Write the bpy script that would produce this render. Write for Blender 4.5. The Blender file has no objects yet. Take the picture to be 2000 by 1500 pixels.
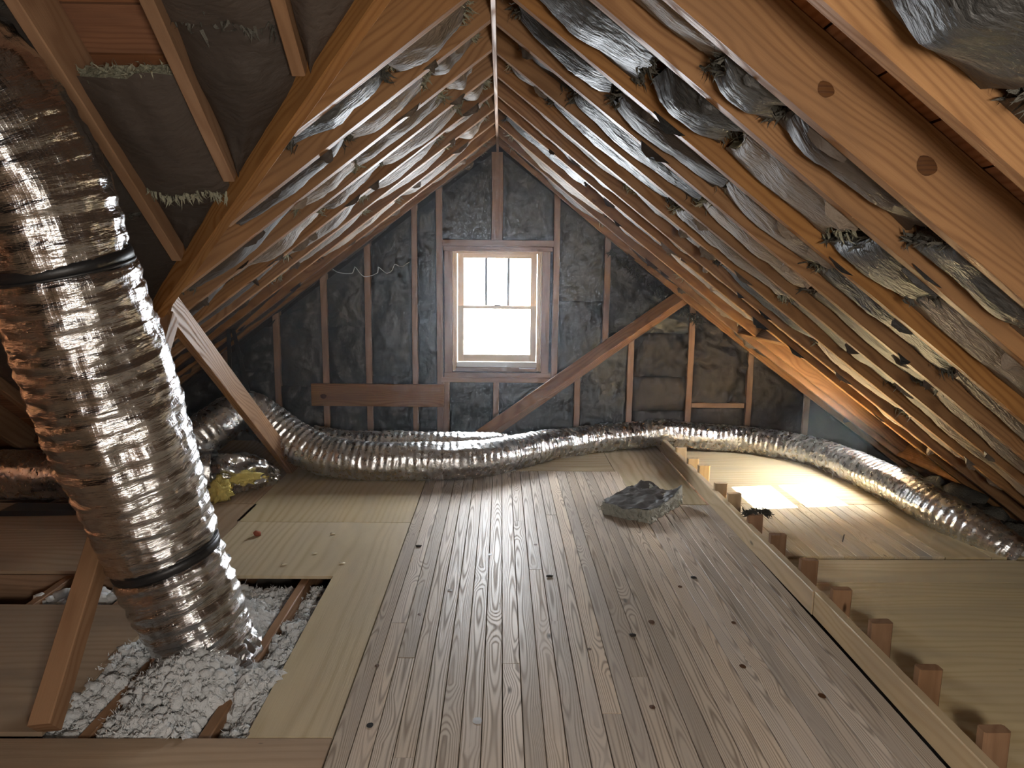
import bpy, bmesh, math, random
import numpy as np
from mathutils import Matrix, Vector

scene = bpy.context.scene
COL = scene.collection
random.seed(7)
R = np.random.RandomState(11)

# ------------------------------------------------------------------ camera
def look_axes(yaw, pit, roll):
    F = np.array([math.sin(yaw)*math.cos(pit), math.cos(yaw)*math.cos(pit), -math.sin(pit)])
    X = np.array([math.cos(yaw), -math.sin(yaw), 0.0])
    D = np.cross(F, X)
    c, s = math.cos(roll), math.sin(roll)
    return c*X + s*D, -s*X + c*D, F
X_, D_, F_ = look_axes(*[math.radians(a) for a in (.944, 8.931, -.609)])
cam = bpy.data.cameras.new('camera'); cam.sensor_width = 36; cam.lens = 1387/2000*36; cam.clip_start = .02
camo = bpy.data.objects.new('camera', cam); COL.objects.link(camo)
camo.matrix_world = Matrix(((X_[0], -D_[0], -F_[0], .041), (X_[1], -D_[1], -F_[1], 0), (X_[2], -D_[2], -F_[2], 1.55), (0, 0, 0, 1)))
scene.camera = camo

# ------------------------------------------------------------------ light
scene.view_settings.view_transform = 'Standard'; scene.view_settings.look = 'None'
scene.view_settings.gamma = 1; scene.view_settings.use_curve_mapping = False
scene.view_settings.exposure = 1.4
scene.cycles.max_bounces = 6; scene.cycles.diffuse_bounces = 4; scene.cycles.volume_bounces = 0; scene.cycles.glossy_bounces = 3; scene.cycles.adaptive_threshold = .1; scene.cycles.adaptive_min_samples = 16
scene.cycles.sample_clamp_indirect = 8
world = bpy.data.worlds.new('sky'); scene.world = world; world.use_nodes = True
bg = world.node_tree.nodes['Background']; bg.inputs[0].default_value = (.955, .98, 1, 1); bg.inputs[1].default_value = 22
sun = bpy.data.lights.new('sun', 'SUN'); sun.energy = 115; sun.angle = math.radians(.6); sun.color = (1, .9, .72)
suno = bpy.data.objects.new('sun', sun); COL.objects.link(suno)
suno.rotation_euler = Vector((-.84, -.3, -1)).to_track_quat('-Z', 'Y').to_euler()
def portal(name, loc, direction, sx, sy):
    l = bpy.data.lights.new(name, 'AREA'); l.shape = 'RECTANGLE'; l.size = sx; l.size_y = sy; l.cycles.is_portal = True
    o = bpy.data.objects.new(name, l); COL.objects.link(o); o.location = loc
    o.rotation_euler = Vector(direction).to_track_quat('-Z', 'Y').to_euler()
portal('portal_gable', (.01, 6.56, 1.2), (0, -1, 0), .8, 1.1)
portal('portal_rear', (.75, -2.62, 1.4), (0, 1, 0), .45, .55)

# ------------------------------------------------------------------ constants
HR, T, YV = 2.59, .7527, 1.93          # ridge underside, roof pitch, where the cross gable meets the ridge
CS = 1/math.sqrt(1+T*T); SN = T*CS
def sag(u, y):                          # the old rafters of the right slope sag a little
    return min(.06, max(0, .017*(y-2.8)))*math.sin(math.pi*min(max(u/3.5, 0), 1))
def P_right(u, v, n): n = n - sag(u, v)*CS; return (u+n*SN, v, HR-T*u+n*CS)
def P_left(u, v, n): return (-u-n*SN, v, HR-T*u+n*CS)
def P_cross(u, v, n): return (v, YV+u+n*SN, HR-T*u+n*CS)
def P_cross_near(u, v, n): return (v, YV-u-n*SN, HR-T*u+n*CS)

# ------------------------------------------------------------------ noise
_perm = np.random.RandomState(3).rand(64, 64, 64)
def vn(p):
    p = np.asarray(p, float); i = np.floor(p).astype(int); f = p-i; f = f*f*(3-2*f)
    i &= 63; j = (i+1) & 63
    x0, y0, z0 = i[..., 0], i[..., 1], i[..., 2]; x1, y1, z1 = j[..., 0], j[..., 1], j[..., 2]
    fx, fy, fz = f[..., 0], f[..., 1], f[..., 2]
    L = lambda a, b, t: a+(b-a)*t
    return L(L(L(_perm[x0, y0, z0], _perm[x1, y0, z0], fx), L(_perm[x0, y1, z0], _perm[x1, y1, z0], fx), fy),
             L(L(_perm[x0, y0, z1], _perm[x1, y0, z1], fx), L(_perm[x0, y1, z1], _perm[x1, y1, z1], fx), fy), fz)*2-1
def fbm(p, o=3):
    p = np.asarray(p, float); s = 0; a = 1
    for k in range(o): s = s+a*vn(p*2**k+k*17.3); a *= .5
    return s
def ridged(p, o=3):
    p = np.asarray(p, float); s = 0; a = 1
    for k in range(o): s = s+a*(1-2*np.abs(vn(p*2**k+k*9.7))); a *= .5
    return s

# ------------------------------------------------------------------ objects
def tag(o, label=None, cat=None, group=None, kind=None):
    if label: o['label'] = label
    if cat: o['category'] = cat
    if group: o['group'] = group
    if kind: o['kind'] = kind
    return o
def empty(name, loc=(0, 0, 0)):
    o = bpy.data.objects.new(name, None); COL.objects.link(o); o.location = loc; o.empty_display_size = .05
    return o
def link(name, me, mat, parent=None, M=None, smooth=False):
    if mat is not None and not me.materials: me.materials.append(mat)
    if smooth: me.polygons.foreach_set('use_smooth', [True]*len(me.polygons))
    o = bpy.data.objects.new(name, me); COL.objects.link(o)
    W = M if M is not None else Matrix()
    if parent is not None:
        o.parent = parent
        o.matrix_parent_inverse = parent_inv(parent)
    o.matrix_basis = W
    return o
def parent_inv(p):
    # every parent here is unparented or parented under an unrotated root, so its own basis is its world matrix
    return p.matrix_basis.inverted()
def mesh(name, V, Fc):
    me = bpy.data.meshes.new(name); me.from_pydata([tuple(v) for v in V], [], Fc); me.update(); return me
def grid(name, V, nu, nv, wrap_v=False):
    """V: (nu*nv,3) array, rows u"""
    F = []
    for a in range(nu-1):
        for b in range(nv if wrap_v else nv-1):
            c = (b+1) % nv
            F.append((a*nv+b, a*nv+c, (a+1)*nv+c, (a+1)*nv+b))
    return mesh(name, np.asarray(V).tolist(), F)

def beam(name, A, B, w, h, mat, up=(0, 0, 1), parent=None, bend=None, n=1, ch=.004, cut=None, warp=0, twist=0):
    """timber from A to B: local x runs along it, w across, h along up; A and B lie on the centre of the underside"""
    A = Vector(A); B = Vector(B); L = (B-A).length; ex = (B-A)/L
    ez = Vector(up); ez = (ez-ex*ez.dot(ex)).normalized(); ey = ez.cross(ex)
    if twist:
        q = Matrix.Rotation(twist, 3, ex); ez = q@ez; ey = q@ey
    M = Matrix(((ex.x, ey.x, ez.x, A.x), (ex.y, ey.y, ez.y, A.y), (ex.z, ey.z, ez.z, A.z), (0, 0, 0, 1)))
    c = min(ch, w*.3, h*.3); hw = w/2
    sec = [(-hw+c, 0), (hw-c, 0), (hw, c), (hw, h-c), (hw-c, h), (-hw+c, h), (-hw, h-c), (-hw, c)]
    V = []; F = []
    sd = R.rand()*50
    for i in range(n+1):
        t = i/n; x = t*L
        dz = bend(t) if bend else 0
        dy = warp*math.sin(t*5+sd) if warp else 0
        for (yy, zz) in sec:
            xx = x
            if cut and i == 0: xx += cut[0]*zz
            if cut and i == n: xx += cut[1]*zz
            V.append((xx, yy+dy, zz+dz))
    for i in range(n):
        for k in range(8):
            a = i*8+k; b = i*8+(k+1) % 8
            F.append((a, b, b+8, a+8))
    F.append(tuple(range(7, -1, -1))); F.append(tuple(n*8+k for k in range(8)))
    return link(name, mesh(name, V, F), mat, parent, M)

def slab(name, poly, z0, z1, mat, parent=None, rot90=False, origin=None):
    """flat panel with an outline, top at z1; local x along the grain"""
    bm = bmesh.new()
    ox, oy = origin or poly[0]
    def loc(p): return ((p[1]-oy), -(p[0]-ox)) if rot90 else (p[0]-ox, p[1]-oy)
    vs = [bm.verts.new((*loc(p), z1)) for p in poly]
    f = bm.faces.new(vs); f.normal_update()
    if f.normal.z < 0: f.normal_flip()
    r = bmesh.ops.extrude_face_region(bm, geom=[f])
    for v in r['geom']:
        if isinstance(v, bmesh.types.BMVert): v.co.z = z0
    bmesh.ops.recalc_face_normals(bm, faces=bm.faces)
    me = bpy.data.meshes.new(name); bm.to_mesh(me); bm.free()
    M = Matrix.Translation((ox, oy, 0)) @ (Matrix.Rotation(math.pi/2, 4, 'Z') if rot90 else Matrix())
    return link(name, me, mat, parent, M)

def box(name, lo, hi, mat, parent=None, along='x'):
    lo = Vector(lo); hi = Vector(hi); c = (lo+hi)/2
    if along == 'x': return beam(name, (lo.x, c.y, lo.z), (hi.x, c.y, lo.z), hi.y-lo.y, hi.z-lo.z, mat, parent=parent, ch=.002)
    if along == 'y': return beam(name, (c.x, lo.y, lo.z), (c.x, hi.y, lo.z), hi.x-lo.x, hi.z-lo.z, mat, parent=parent, ch=.002)
    return beam(name, (c.x, hi.y, lo.z), (c.x, hi.y, hi.z), hi.x-lo.x, hi.y-lo.y, mat, up=(0, -1, 0), parent=parent, ch=.002)

# ------------------------------------------------------------------ materials
def newmat(name):
    m = bpy.data.materials.new(name); m.use_nodes = True
    nt = m.node_tree; b = nt.nodes['Principled BSDF']
    return m, nt, b
class N:
    def __init__(s, nt): s.nt = nt
    def node(s, t, **k):
        n = s.nt.nodes.new(t)
        for a, v in k.items(): setattr(n, a, v)
        return n
    def put(s, sock, v):
        if isinstance(v, bpy.types.NodeSocket): s.nt.links.new(v, sock)
        else: sock.default_value = v
    def math(s, op, a, b=0., c=None, clamp=False):
        n = s.node('ShaderNodeMath', operation=op, use_clamp=clamp); s.put(n.inputs[0], a); s.put(n.inputs[1], b)
        if c is not None: s.put(n.inputs[2], c)
        return n.outputs[0]
    def vmath(s, op, a, b):
        n = s.node('ShaderNodeVectorMath', operation=op); s.put(n.inputs[0], a); s.put(n.inputs[1], b); return n.outputs[0]
    def noise(s, vec, scale=1, detail=3, rough=.5):
        n = s.node('ShaderNodeTexNoise'); s.put(n.inputs['Vector'], vec); s.put(n.inputs['Scale'], scale)
        s.put(n.inputs['Detail'], detail); s.put(n.inputs['Roughness'], rough); return n.outputs['Fac']
    def mix(s, fac, a, b, blend='MIX'):
        n = s.node('ShaderNodeMix', data_type='RGBA', blend_type=blend)
        s.put(n.inputs[0], fac); s.put(n.inputs[6], a); s.put(n.inputs[7], b); return n.outputs[2]
    def ramp(s, fac, stops):
        n = s.node('ShaderNodeValToRGB'); s.put(n.inputs[0], fac)
        e = n.color_ramp.elements
        while len(e) < len(stops): e.new(.5)
        for el, (p, c) in zip(e, stops): el.position = p; el.color = c if len(c) == 4 else (*c, 1)
        return n.outputs[0]
    def bump(s, h, strength, dist=.01):
        n = s.node('ShaderNodeBump'); s.put(n.inputs['Strength'], strength); s.put(n.inputs['Distance'], dist); s.put(n.inputs['Height'], h); return n.outputs[0]
def rgb(c): return (*c, 1)

def wood(name, light, dark, freq=330, wav=.05, contrast=.6, rough=.6, vary=.3, stain=None, knots=.5, stretch=1.0, pith=.03, bump=.25, spec=.16):
    m, nt, b = newmat(name); g = N(nt)
    tc = g.node('ShaderNodeTexCoord').outputs['Object']; rnd = g.node('ShaderNodeObjectInfo').outputs['Random']
    off = g.node('ShaderNodeCombineXYZ'); g.put(off.inputs[0], g.math('MULTIPLY', rnd, 91.)); g.put(off.inputs[1], g.math('MULTIPLY', rnd, 37.)); g.put(off.inputs[2], g.math('MULTIPLY', rnd, 53.))
    sp = g.node('ShaderNodeSeparateXYZ'); g.put(sp.inputs[0], tc); x, y, z = sp.outputs
    lo = g.vmath('ADD', g.vmath('MULTIPLY', tc, (1.1*stretch, 5*stretch, 5*stretch)), off.outputs[0])
    n1 = g.noise(lo, 1, 1.5, .5)
    y0 = g.math('ADD', y, g.math('MULTIPLY', g.math('SUBTRACT', rnd, .5), .06))
    r = g.math('SQRT', g.math('ADD', g.math('ADD', g.math('MULTIPLY', y0, y0), g.math('MULTIPLY', z, g.math('MULTIPLY', z, .6))), pith*pith))
    # knots warp the rings round them
    kv = g.node('ShaderNodeTexVoronoi', feature='F1'); g.put(kv.inputs['Vector'], g.vmath('ADD', g.vmath('MULTIPLY', tc, (2.0, 5.5, 5.5)), off.outputs[0])); kv.inputs['Scale'].default_value = 1
    kd = kv.outputs['Distance']
    kwarp = g.math('MULTIPLY', g.math('SUBTRACT', .32, kd, clamp=True), .12*knots)
    ph = g.math('MULTIPLY', g.math('ADD', g.math('ADD', r, kwarp), g.math('MULTIPLY', n1, wav*2.2)), freq)
    s = g.math('ADD', g.math('MULTIPLY', g.math('SINE', ph), .5), .5)
    ring = g.math('POWER', s, 2.2)
    fib = g.noise(g.vmath('ADD', g.vmath('MULTIPLY', tc, (5, 220, 220)), off.outputs[0]), 1, 1, .6)
    blot = g.noise(g.vmath('ADD', g.vmath('MULTIPLY', tc, (1.1, 5, 5)), off.outputs[0]), 1.3, 3, .6)
    fac = g.math('MULTIPLY', g.math('ADD', ring, g.math('MULTIPLY', g.math('SUBTRACT', fib, .5), .5)), contrast, clamp=True)
    c = g.mix(fac, rgb(light), rgb(dark))
    if stain: c = g.mix(g.ramp(blot, [(.42, (0, 0, 0)), (.7, (1, 1, 1))]), c, rgb(stain))
    kn = g.ramp(kd, [(0, (1, 1, 1)), (.06*knots+.001, (.8, .8, .8)), (.12*knots+.003, (0, 0, 0))])
    c = g.mix(kn, c, rgb(tuple(v*.22 for v in dark)))
    hs = g.node('ShaderNodeHueSaturation'); g.put(hs.inputs['Color'], c)
    g.put(hs.inputs['Value'], g.math('ADD', 1-vary/2, g.math('MULTIPLY', rnd, vary)))
    g.put(hs.inputs['Saturation'], g.math('ADD', 1-vary/3, g.math('MULTIPLY', g.math('FRACT', g.math('MULTIPLY', rnd, 7.31)), vary*.7)))
    nt.links.new(hs.outputs[0], b.inputs['Base Color'])
    g.put(b.inputs['Roughness'], g.math('ADD', rough-.1, g.math('MULTIPLY', ring, .2)))
    b.inputs['Specular IOR Level'].default_value = spec
    nt.links.new(g.bump(fib, bump, .0025), b.inputs['Normal'])
    return m

W_RAFT = wood('rafter_pine', (.30, .158, .068), (.165, .077, .031), 520, .05, .65, .55, .25, (.205, .108, .05), .5)
W_OLD = wood('old_framing', (.31, .185, .11), (.19, .10, .055), 260, .06, .5, .6, .25, (.2, .115, .065), .5)
W_STUD = wood('stud_pine', (.40, .25, .165), (.27, .15, .09), 300, .05, .45, .6, .2, (.26, .16, .11), .35)
W_PLANK = wood('worn_plank', (.55, .465, .375), (.22, .17, .13), 1150, .035, .85, .5, .42, (.44, .375, .315), .55, stretch=.75, spec=.13, bump=.3)
W_PLANKR = wood('plank_clean', (.62, .50, .32), (.42, .30, .16), 900, .045, .5, .5, .3, (.46, .40, .32), .4)
W_PLY = wood('plywood', (.50, .41, .26), (.36, .27, .15), 150, .075, .6, .5, .2, (.45, .37, .25), .12, stretch=.8, pith=.2)
W_PLYR = wood('plywood_yellow', (.60, .48, .28), (.46, .34, .18), 150, .075, .5, .5, .12, (.5, .4, .25), .25, stretch=.8, pith=.2)
W_PLYD = wood('plywood_brown', (.38, .27, .175), (.27, .185, .115), 150, .07, .5, .6, .2, (.28, .2, .135), .2, stretch=.8, pith=.2)
W_SHEATH = wood('roof_sheathing', (.27, .115, .05), (.17, .065, .027), 240, .06, .6, .6, .3, (.16, .07, .035), .5)
W_RAIL = wood('knee_wall_pine', (.52, .40, .245), (.37, .26, .14), 260, .05, .5, .55, .15, (.42, .32, .21), .6)
W_WIN = wood('window_pine', (.74, .57, .36), (.6, .43, .25), 260, .03, .35, .5, .1, None, .05)

def plain(name, col, rough=.6, metal=0., bumpscale=None, bstr=.2, spec=.5, vary=0):
    m, nt, b = newmat(name); g = N(nt)
    c = rgb(col)
    tc = g.node('ShaderNodeTexCoord').outputs['Object']
    if vary:
        n = g.noise(tc, 7, 4, .6)
        c = g.mix(n, rgb(tuple(max(0, v*(1-vary)) for v in col)), rgb(tuple(v*(1+vary) for v in col)))
        nt.links.new(c, b.inputs['Base Color'])
    else: b.inputs['Base Color'].default_value = c
    b.inputs['Roughness'].default_value = rough; b.inputs['Metallic'].default_value = metal; b.inputs['Specular IOR Level'].default_value = spec
    if bumpscale: nt.links.new(g.bump(g.noise(tc, bumpscale, 4, .65), bstr, .01), b.inputs['Normal'])
    return m
def kraft(name, col, col2, rough, wr=14, bs=.8):
    m, nt, b = newmat(name); g = N(nt)
    tc = g.node('ShaderNodeTexCoord').outputs['Object']; rnd = g.node('ShaderNodeObjectInfo').outputs['Random']
    off = g.node('ShaderNodeCombineXYZ')
    for k, q in enumerate((91., 37., 53.)): g.put(off.inputs[k], g.math('MULTIPLY', rnd, q))
    v = g.vmath('ADD', tc, off.outputs[0])
    n = g.noise(v, 3.2, 4, .6)
    c = g.mix(g.math('MULTIPLY_ADD', n, 1.3, -.15, clamp=True), rgb(col), rgb(col2))
    hs = g.node('ShaderNodeHueSaturation'); g.put(hs.inputs['Color'], c); g.put(hs.inputs['Value'], g.math('MULTIPLY_ADD', rnd, .7, .65))
    nt.links.new(hs.outputs[0], b.inputs['Base Color'])
    b.inputs['Roughness'].default_value = rough; b.inputs['Specular IOR Level'].default_value = .4
    # long creases: absolute value of stretched noise
    w1 = g.math('ABSOLUTE', g.math('SUBTRACT', g.noise(g.vmath('MULTIPLY', v, (1, 2.2, 1)), wr*.45, 3, .6), .5))
    w2 = g.noise(g.vmath('MULTIPLY', v, (1, 3, 1)), wr*2.4, 3, .6)
    nt.links.new(g.bump(g.math('ADD', g.math('MULTIPLY', w1, 1.4), g.math('MULTIPLY', w2, .25)), bs, .03), b.inputs['Normal'])
    return m
K_TAN = kraft('kraft_paper_tan', (.235, .185, .138), (.11, .085, .065), .66)
K_BLK = kraft('kraft_paper_black', (.035, .036, .036), (.06, .058, .055), .5)
K_BRN = kraft('kraft_paper_brown', (.065, .05, .04), (.04, .03, .024), .6, 8, .5)
K_WALL = kraft('kraft_paper_wall', (.045, .044, .044), (.075, .069, .063), .42, 7, .8)
WOOL = plain('fiberglass_wool', (.30, .29, .21), .95, bumpscale=90, bstr=1, spec=.1, vary=.6)
WOOLD = plain('dusty_wool', (.10, .095, .08), .95, bumpscale=90, bstr=1, spec=.1, vary=.6)
YWOOL = plain('yellow_wool', (.80, .66, .22), .95, bumpscale=80, bstr=1, spec=.1, vary=.3)
LOOSE = plain('loose_fill', (.93, .94, .94), .95, bumpscale=260, bstr=1, spec=.1, vary=.08)
BLACK = plain('black_strap', (.012, .012, .013), .45, bumpscale=60, bstr=.1)
WHITE = plain('white_paint', (.75, .76, .76), .5)
GREY = plain('plasterboard_back', (.22, .2, .17), .9, vary=.3)
METALN = plain('steel_nail', (.2, .19, .18), .4, 1)
WIRE = plain('white_wire', (.7, .7, .68), .5)
MUNT = plain('muntin_grey', (.16, .17, .18), .6)
WALLB = plain('wall_sheathing', (.045, .035, .03), .9, vary=.3)
DECK = plain('roof_felt', (.03, .03, .03), .9)

def foil(name, rough, tint, su, sv, strength, scrim=.0):
    m, nt, b = newmat(name); g = N(nt)
    uv = g.node('ShaderNodeUVMap').outputs[0]
    b.inputs['Metallic'].default_value = 1; b.inputs['Base Color'].default_value = rgb(tint); 
    n1 = g.noise(g.vmath('MULTIPLY', uv, (su, sv, 1)), 1, 5, .62)
    n2 = g.math('ABSOLUTE', g.math('SUBTRACT', g.noise(g.vmath('MULTIPLY', uv, (su*.35, sv*.3, 1)), 1, 3, .6), .5))
    h = g.math('ADD', n1, g.math('MULTIPLY', n2, 1.6))
    if scrim:
        s = g.node('ShaderNodeSeparateXYZ'); g.put(s.inputs[0], uv)
        ln = g.math('ADD', g.math('POWER', g.math('ABSOLUTE', g.math('SINE', g.math('MULTIPLY', s.outputs[0], 260.))), 14.), g.math('POWER', g.math('ABSOLUTE', g.math('SINE', g.math('MULTIPLY', s.outputs[1], 260.))), 14.))
        h = g.math('ADD', h, g.math('MULTIPLY', ln, scrim))
    g.put(b.inputs['Roughness'], g.math('MULTIPLY_ADD', n1, .16, rough-.08))
    nt.links.new(g.bump(h, strength, .012), b.inputs['Normal'])
    return m
FOIL = foil('duct_foil', .19, (.62, .62, .62), 11, 62, .6, .03)
FOIL2 = foil('duct_foil_small', .28, (.68, .68, .68), 24, 26, .32)

def glass_mat(name):
    m = bpy.data.materials.new(name); m.use_nodes = True; nt = m.node_tree
    for n in list(nt.nodes): nt.nodes.remove(n)
    o = nt.nodes.new('ShaderNodeOutputMaterial'); t = nt.nodes.new('ShaderNodeBsdfTransparent'); gl = nt.nodes.new('ShaderNodeBsdfGlossy')
    gl.inputs['Roughness'].default_value = .03; mx = nt.nodes.new('ShaderNodeMixShader'); fr = nt.nodes.new('ShaderNodeFresnel'); fr.inputs[0].default_value = 1.25
    t.inputs[0].default_value = (.96, .98, 1, 1)
    nt.links.new(fr.outputs[0], mx.inputs[0]); nt.links.new(t.outputs[0], mx.inputs[1]); nt.links.new(gl.outputs[0], mx.inputs[2]); nt.links.new(mx.outputs[0], o.inputs[0])
    return m
GLASS = glass_mat('window_glass')

# ================================================================== SETTING
ORD = ['first', 'second', 'third', 'fourth', 'fifth', 'sixth', 'seventh', 'eighth', 'ninth', 'tenth', 'eleventh', 'twelfth', 'thirteenth', 'fourteenth', 'fifteenth', 'sixteenth']
LY = [2.745, 3.155, 3.55, 3.95, 4.365, 4.775, 5.19, 5.62, 5.99]
RY = [-.6, -.15, .25, .66, 1.08, 1.508, 1.945, 2.28, 2.77, 3.19, 3.595, 4.0, 4.42, 4.73, 5.24, 5.67, 6.08]
XC = [-.63, -1.02, -1.42, -1.83, -2.22, -2.6, -3.0, -3.42, -3.85]
RD, RT = .185, .046                      # rafter depth and thickness
SKY = (2.4, 2.85, 4.80, 5.36)            # skylight hole: u0 u1 y0 y1
YW = 6.42                                # face of the gable studs

# --- ceiling: felt deck over the boards
def quadbox(V, F, pts, P, n0, n1):
    b = len(V); k = len(pts)
    V += [P(u, v, n0) for u, v in pts] + [P(u, v, n1) for u, v in pts]
    F.append(tuple(b+i for i in range(k))); F.append(tuple(b+k+i for i in range(k-1, -1, -1)))
    for i in range(k): F.append((b+i, b+k+i, b+k+(i+1) % k, b+(i+1) % k))
V, F = [], []
UE = 3.95; n0 = RD+.022; n1 = n0+.03
for (u0, u1, y0, y1) in ((-.18, SKY[0], -2.6, 6.6), (SKY[1], UE, -2.6, 6.6), (SKY[0], SKY[1], -2.6, SKY[2]), (SKY[0], SKY[1], SKY[3], 6.6)):
    quadbox(V, F, [(u0, y0), (u1, y0), (u1, y1), (u0, y1)], lambda u, v, n: (u+n*SN, v, HR-T*u+n*CS), n0, n1)
quadbox(V, F, [(-.18, YV-.18), (-.18, 6.6), (UE, 6.6), (UE, YV+UE)], P_left, n0, n1)
quadbox(V, F, [(-.18, -2.6), (-.18, YV+.18), (UE, YV-UE), (UE, -2.6)], P_left, n0, n1)
quadbox(V, F, [(-.18, 0.18), (-.18, -6), (UE, -6), (UE, -UE)], P_cross, n0, n1)
quadbox(V, F, [(-.18, 0.18), (-.18, -6), (UE, -6), (UE, -UE)], P_cross_near, n0, n1)
ceiling = link('ceiling', mesh('ceiling', V, F), DECK); tag(ceiling, 'roof deck boards over the attic rafters', kind='structure')

# --- sheathing boards, laid across the rafters
BW = .15
def board(P, u0, u1, v0, v1, vs0=None, vs1=None, flip=1):
    """one sheathing board; v0/v1 ends at the upper edge, vs0/vs1 at the lower edge (cut along a valley)"""
    a0 = v0; a1 = v1; b0 = v0 if vs0 is None else vs0; b1 = v1 if vs1 is None else vs1
    A = Vector(P(u0, (a0+b0)/2, RD)); 
    ex = (Vector(P(u0, a0+1, RD))-Vector(P(u0, a0, RD))).normalized(); es = (Vector(P(u1, a0, RD))-Vector(P(u0, a0, RD))).normalized()
    if ex.cross(es).z < 0: ex = -ex
    ez = ex.cross(es)
    M = Matrix(((ex.x, es.x, ez.x, A.x), (ex.y, es.y, ez.y, A.y), (ex.z, es.z, ez.z, A.z), (0, 0, 0, 1))); Mi = M.inverted()
    dn = R.rand()*.004
    V = [Mi@Vector(P(u, v, n)) for n in (RD+dn, RD+.02) for u, v in ((u0+.003, a0), (u0+.003, a1), (u1-.003, b1), (u1-.003, b0))]
    F = [(0, 1, 2, 3), (7, 6, 5, 4), (0, 4, 5, 1), (1, 5, 6, 2), (2, 6, 7, 3), (3, 7, 4, 0)]
    o = link('sheathing_board', mesh('sheathing_board', V, F), W_SHEATH, ceiling, M)
    bm = bmesh.new(); bm.from_mesh(o.data); bmesh.ops.recalc_face_normals(bm, faces=bm.faces); bm.to_mesh(o.data); bm.free()
PR0 = lambda u, v, n: (u+n*SN, v, HR-T*u+n*CS)
for i in range(25):
    u0 = .0+i*BW; u1 = u0+BW
    if u0 >= SKY[0]-.01 and u1 <= SKY[1]+.01:
        board(PR0, u0, u1, .3, SKY[2]); board(PR0, u0, u1, SKY[3], 6.5)
    else:
        j = 2.77+R.randint(0, 5)*.41
        board(PR0, u0, u1, .3, j-.002); board(PR0, u0, u1, j+.002, 6.5)
    board(P_left, u0, u1, YV+u0-.05, 6.5, YV+u1-.05)
    board(P_cross, u0, u1, -u0+.05, -5.5, -u1+.05)

# --- floor base (the plasterboard ceiling of the storey below)
V = [(-6.1, -2.6, -.22), (4.2, -2.6, -.22), (4.2, 6.7, -.22), (-6.1, 6.7, -.22)]
V += [(x, y, -.26) for x, y, _ in V]
floor = link('floor', mesh('floor', V, [(0, 1, 2, 3), (7, 6, 5, 4), (0, 4, 5, 1), (1, 5, 6, 2), (2, 6, 7, 3), (3, 7, 4, 0)]), GREY)
tag(floor, 'attic floor of worn narrow planks and plywood panels over joists', kind='structure')
# joists
for k in range(-6, 9):
    x = -.96-.406*k
    beam('joist', (x, -2.4, -.215), (x, 6.45, -.215), .042, .19, W_OLD, parent=floor)
beam('joist', (-5.8, 3.53, -.215), (-1.60, 3.53, -.215), .04, .192, W_OLD, parent=floor)
# planks between the left plywood and the knee wall rail
PW = 1.99/28
for k in range(28):
    x0 = -.511+k*PW; xc = x0+PW/2
    yend = 5.44 if xc < .95 else 4.62+.02*R.rand()
    if xc < -.1: yend = 5.9
    cuts = [-1.6]; 
    if R.rand() < .75: cuts.append(round(1.9+R.rand()*2.6, 3))
    cuts.append(yend)
    for a, b in zip(cuts, cuts[1:]):
        dz = (R.rand()-.5)*.0022
        beam('floor_plank', (xc, a+.0012, -.0225+dz), (xc, b-.0012, -.0225+dz), PW-.0022-.0015*R.rand(), .022, W_PLANK, parent=floor, ch=.0016)
# planks beyond the rail
for k in range(14):
    x0 = 1.545+k*.0712; xc = x0+.0356
    if xc > 2.54: break
    beam('floor_plank', (xc, 3.748, -.0205+(R.rand()-.5)*.002), (xc, 4.655, -.0205), .0692, .02, W_PLANKR, parent=floor, ch=.0016)
def ply(poly, mat, rot90=False, z1=-.001, th=.017):
    slab('plywood_panel', poly, z1-th, z1, mat, floor, rot90)
rect = lambda x0, y0, x1, y1: [(x0, y0), (x1, y0), (x1, y1), (x0, y1)]
ply(rect(.955, 4.645, 1.455, 6.40), W_PLY, True)
ply(rect(-.1, 5.447, .95, 6.40), W_PLY)
ply(rect(1.56, 4.665, 2.93, 6.40), W_PLYR)
ply(rect(2.545, 3.742, 2.80, 4.658), W_PLYR, True)
ply([(2.806, 3.742), (3.02, 3.742), (2.99, 4.128), (2.806, 4.128)], W_PLYR, True)
ply(rect(1.545, 3.412, 3.0, 3.705), W_PLYR)
ply(rect(1.545, 1.9, 3.05, 3.408), W_PLYR, False)
ply(rect(1.545, -2.4, 3.05, 1.895), W_PLYR, False)
ply([(-1.60, 4.265), (-.515, 4.262), (-.515, 5.9), (-1.60, 5.9)], W_PLY, True)
ply([(-.805, 2.186), (-.515, 2.186), (-.515, 4.256), (-1.575, 4.258), (-1.575, 3.468), (-.812, 3.466)], W_PLY, True)
ply(rect(-2.02, 3.52, -1.58, 4.6), W_PLYD, True)
ply(rect(-2.6, 4.61, -1.605, 6.4), W_PLYD, True)
ply(rect(-5.8, 3.515, -2.03, 4.10), W_PLYD)
ply(rect(-5.8, 4.11, -2.03, 4.60), W_PLYD)
ply(rect(-5.8, 2.212, -1.50, 3.14), W_PLYD)
ply(rect(-5.8, 1.66, -.515, 2.178), W_PLYD)
ply(rect(-5.8, -2.4, -.515, 1.65), W_PLYD)

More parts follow.
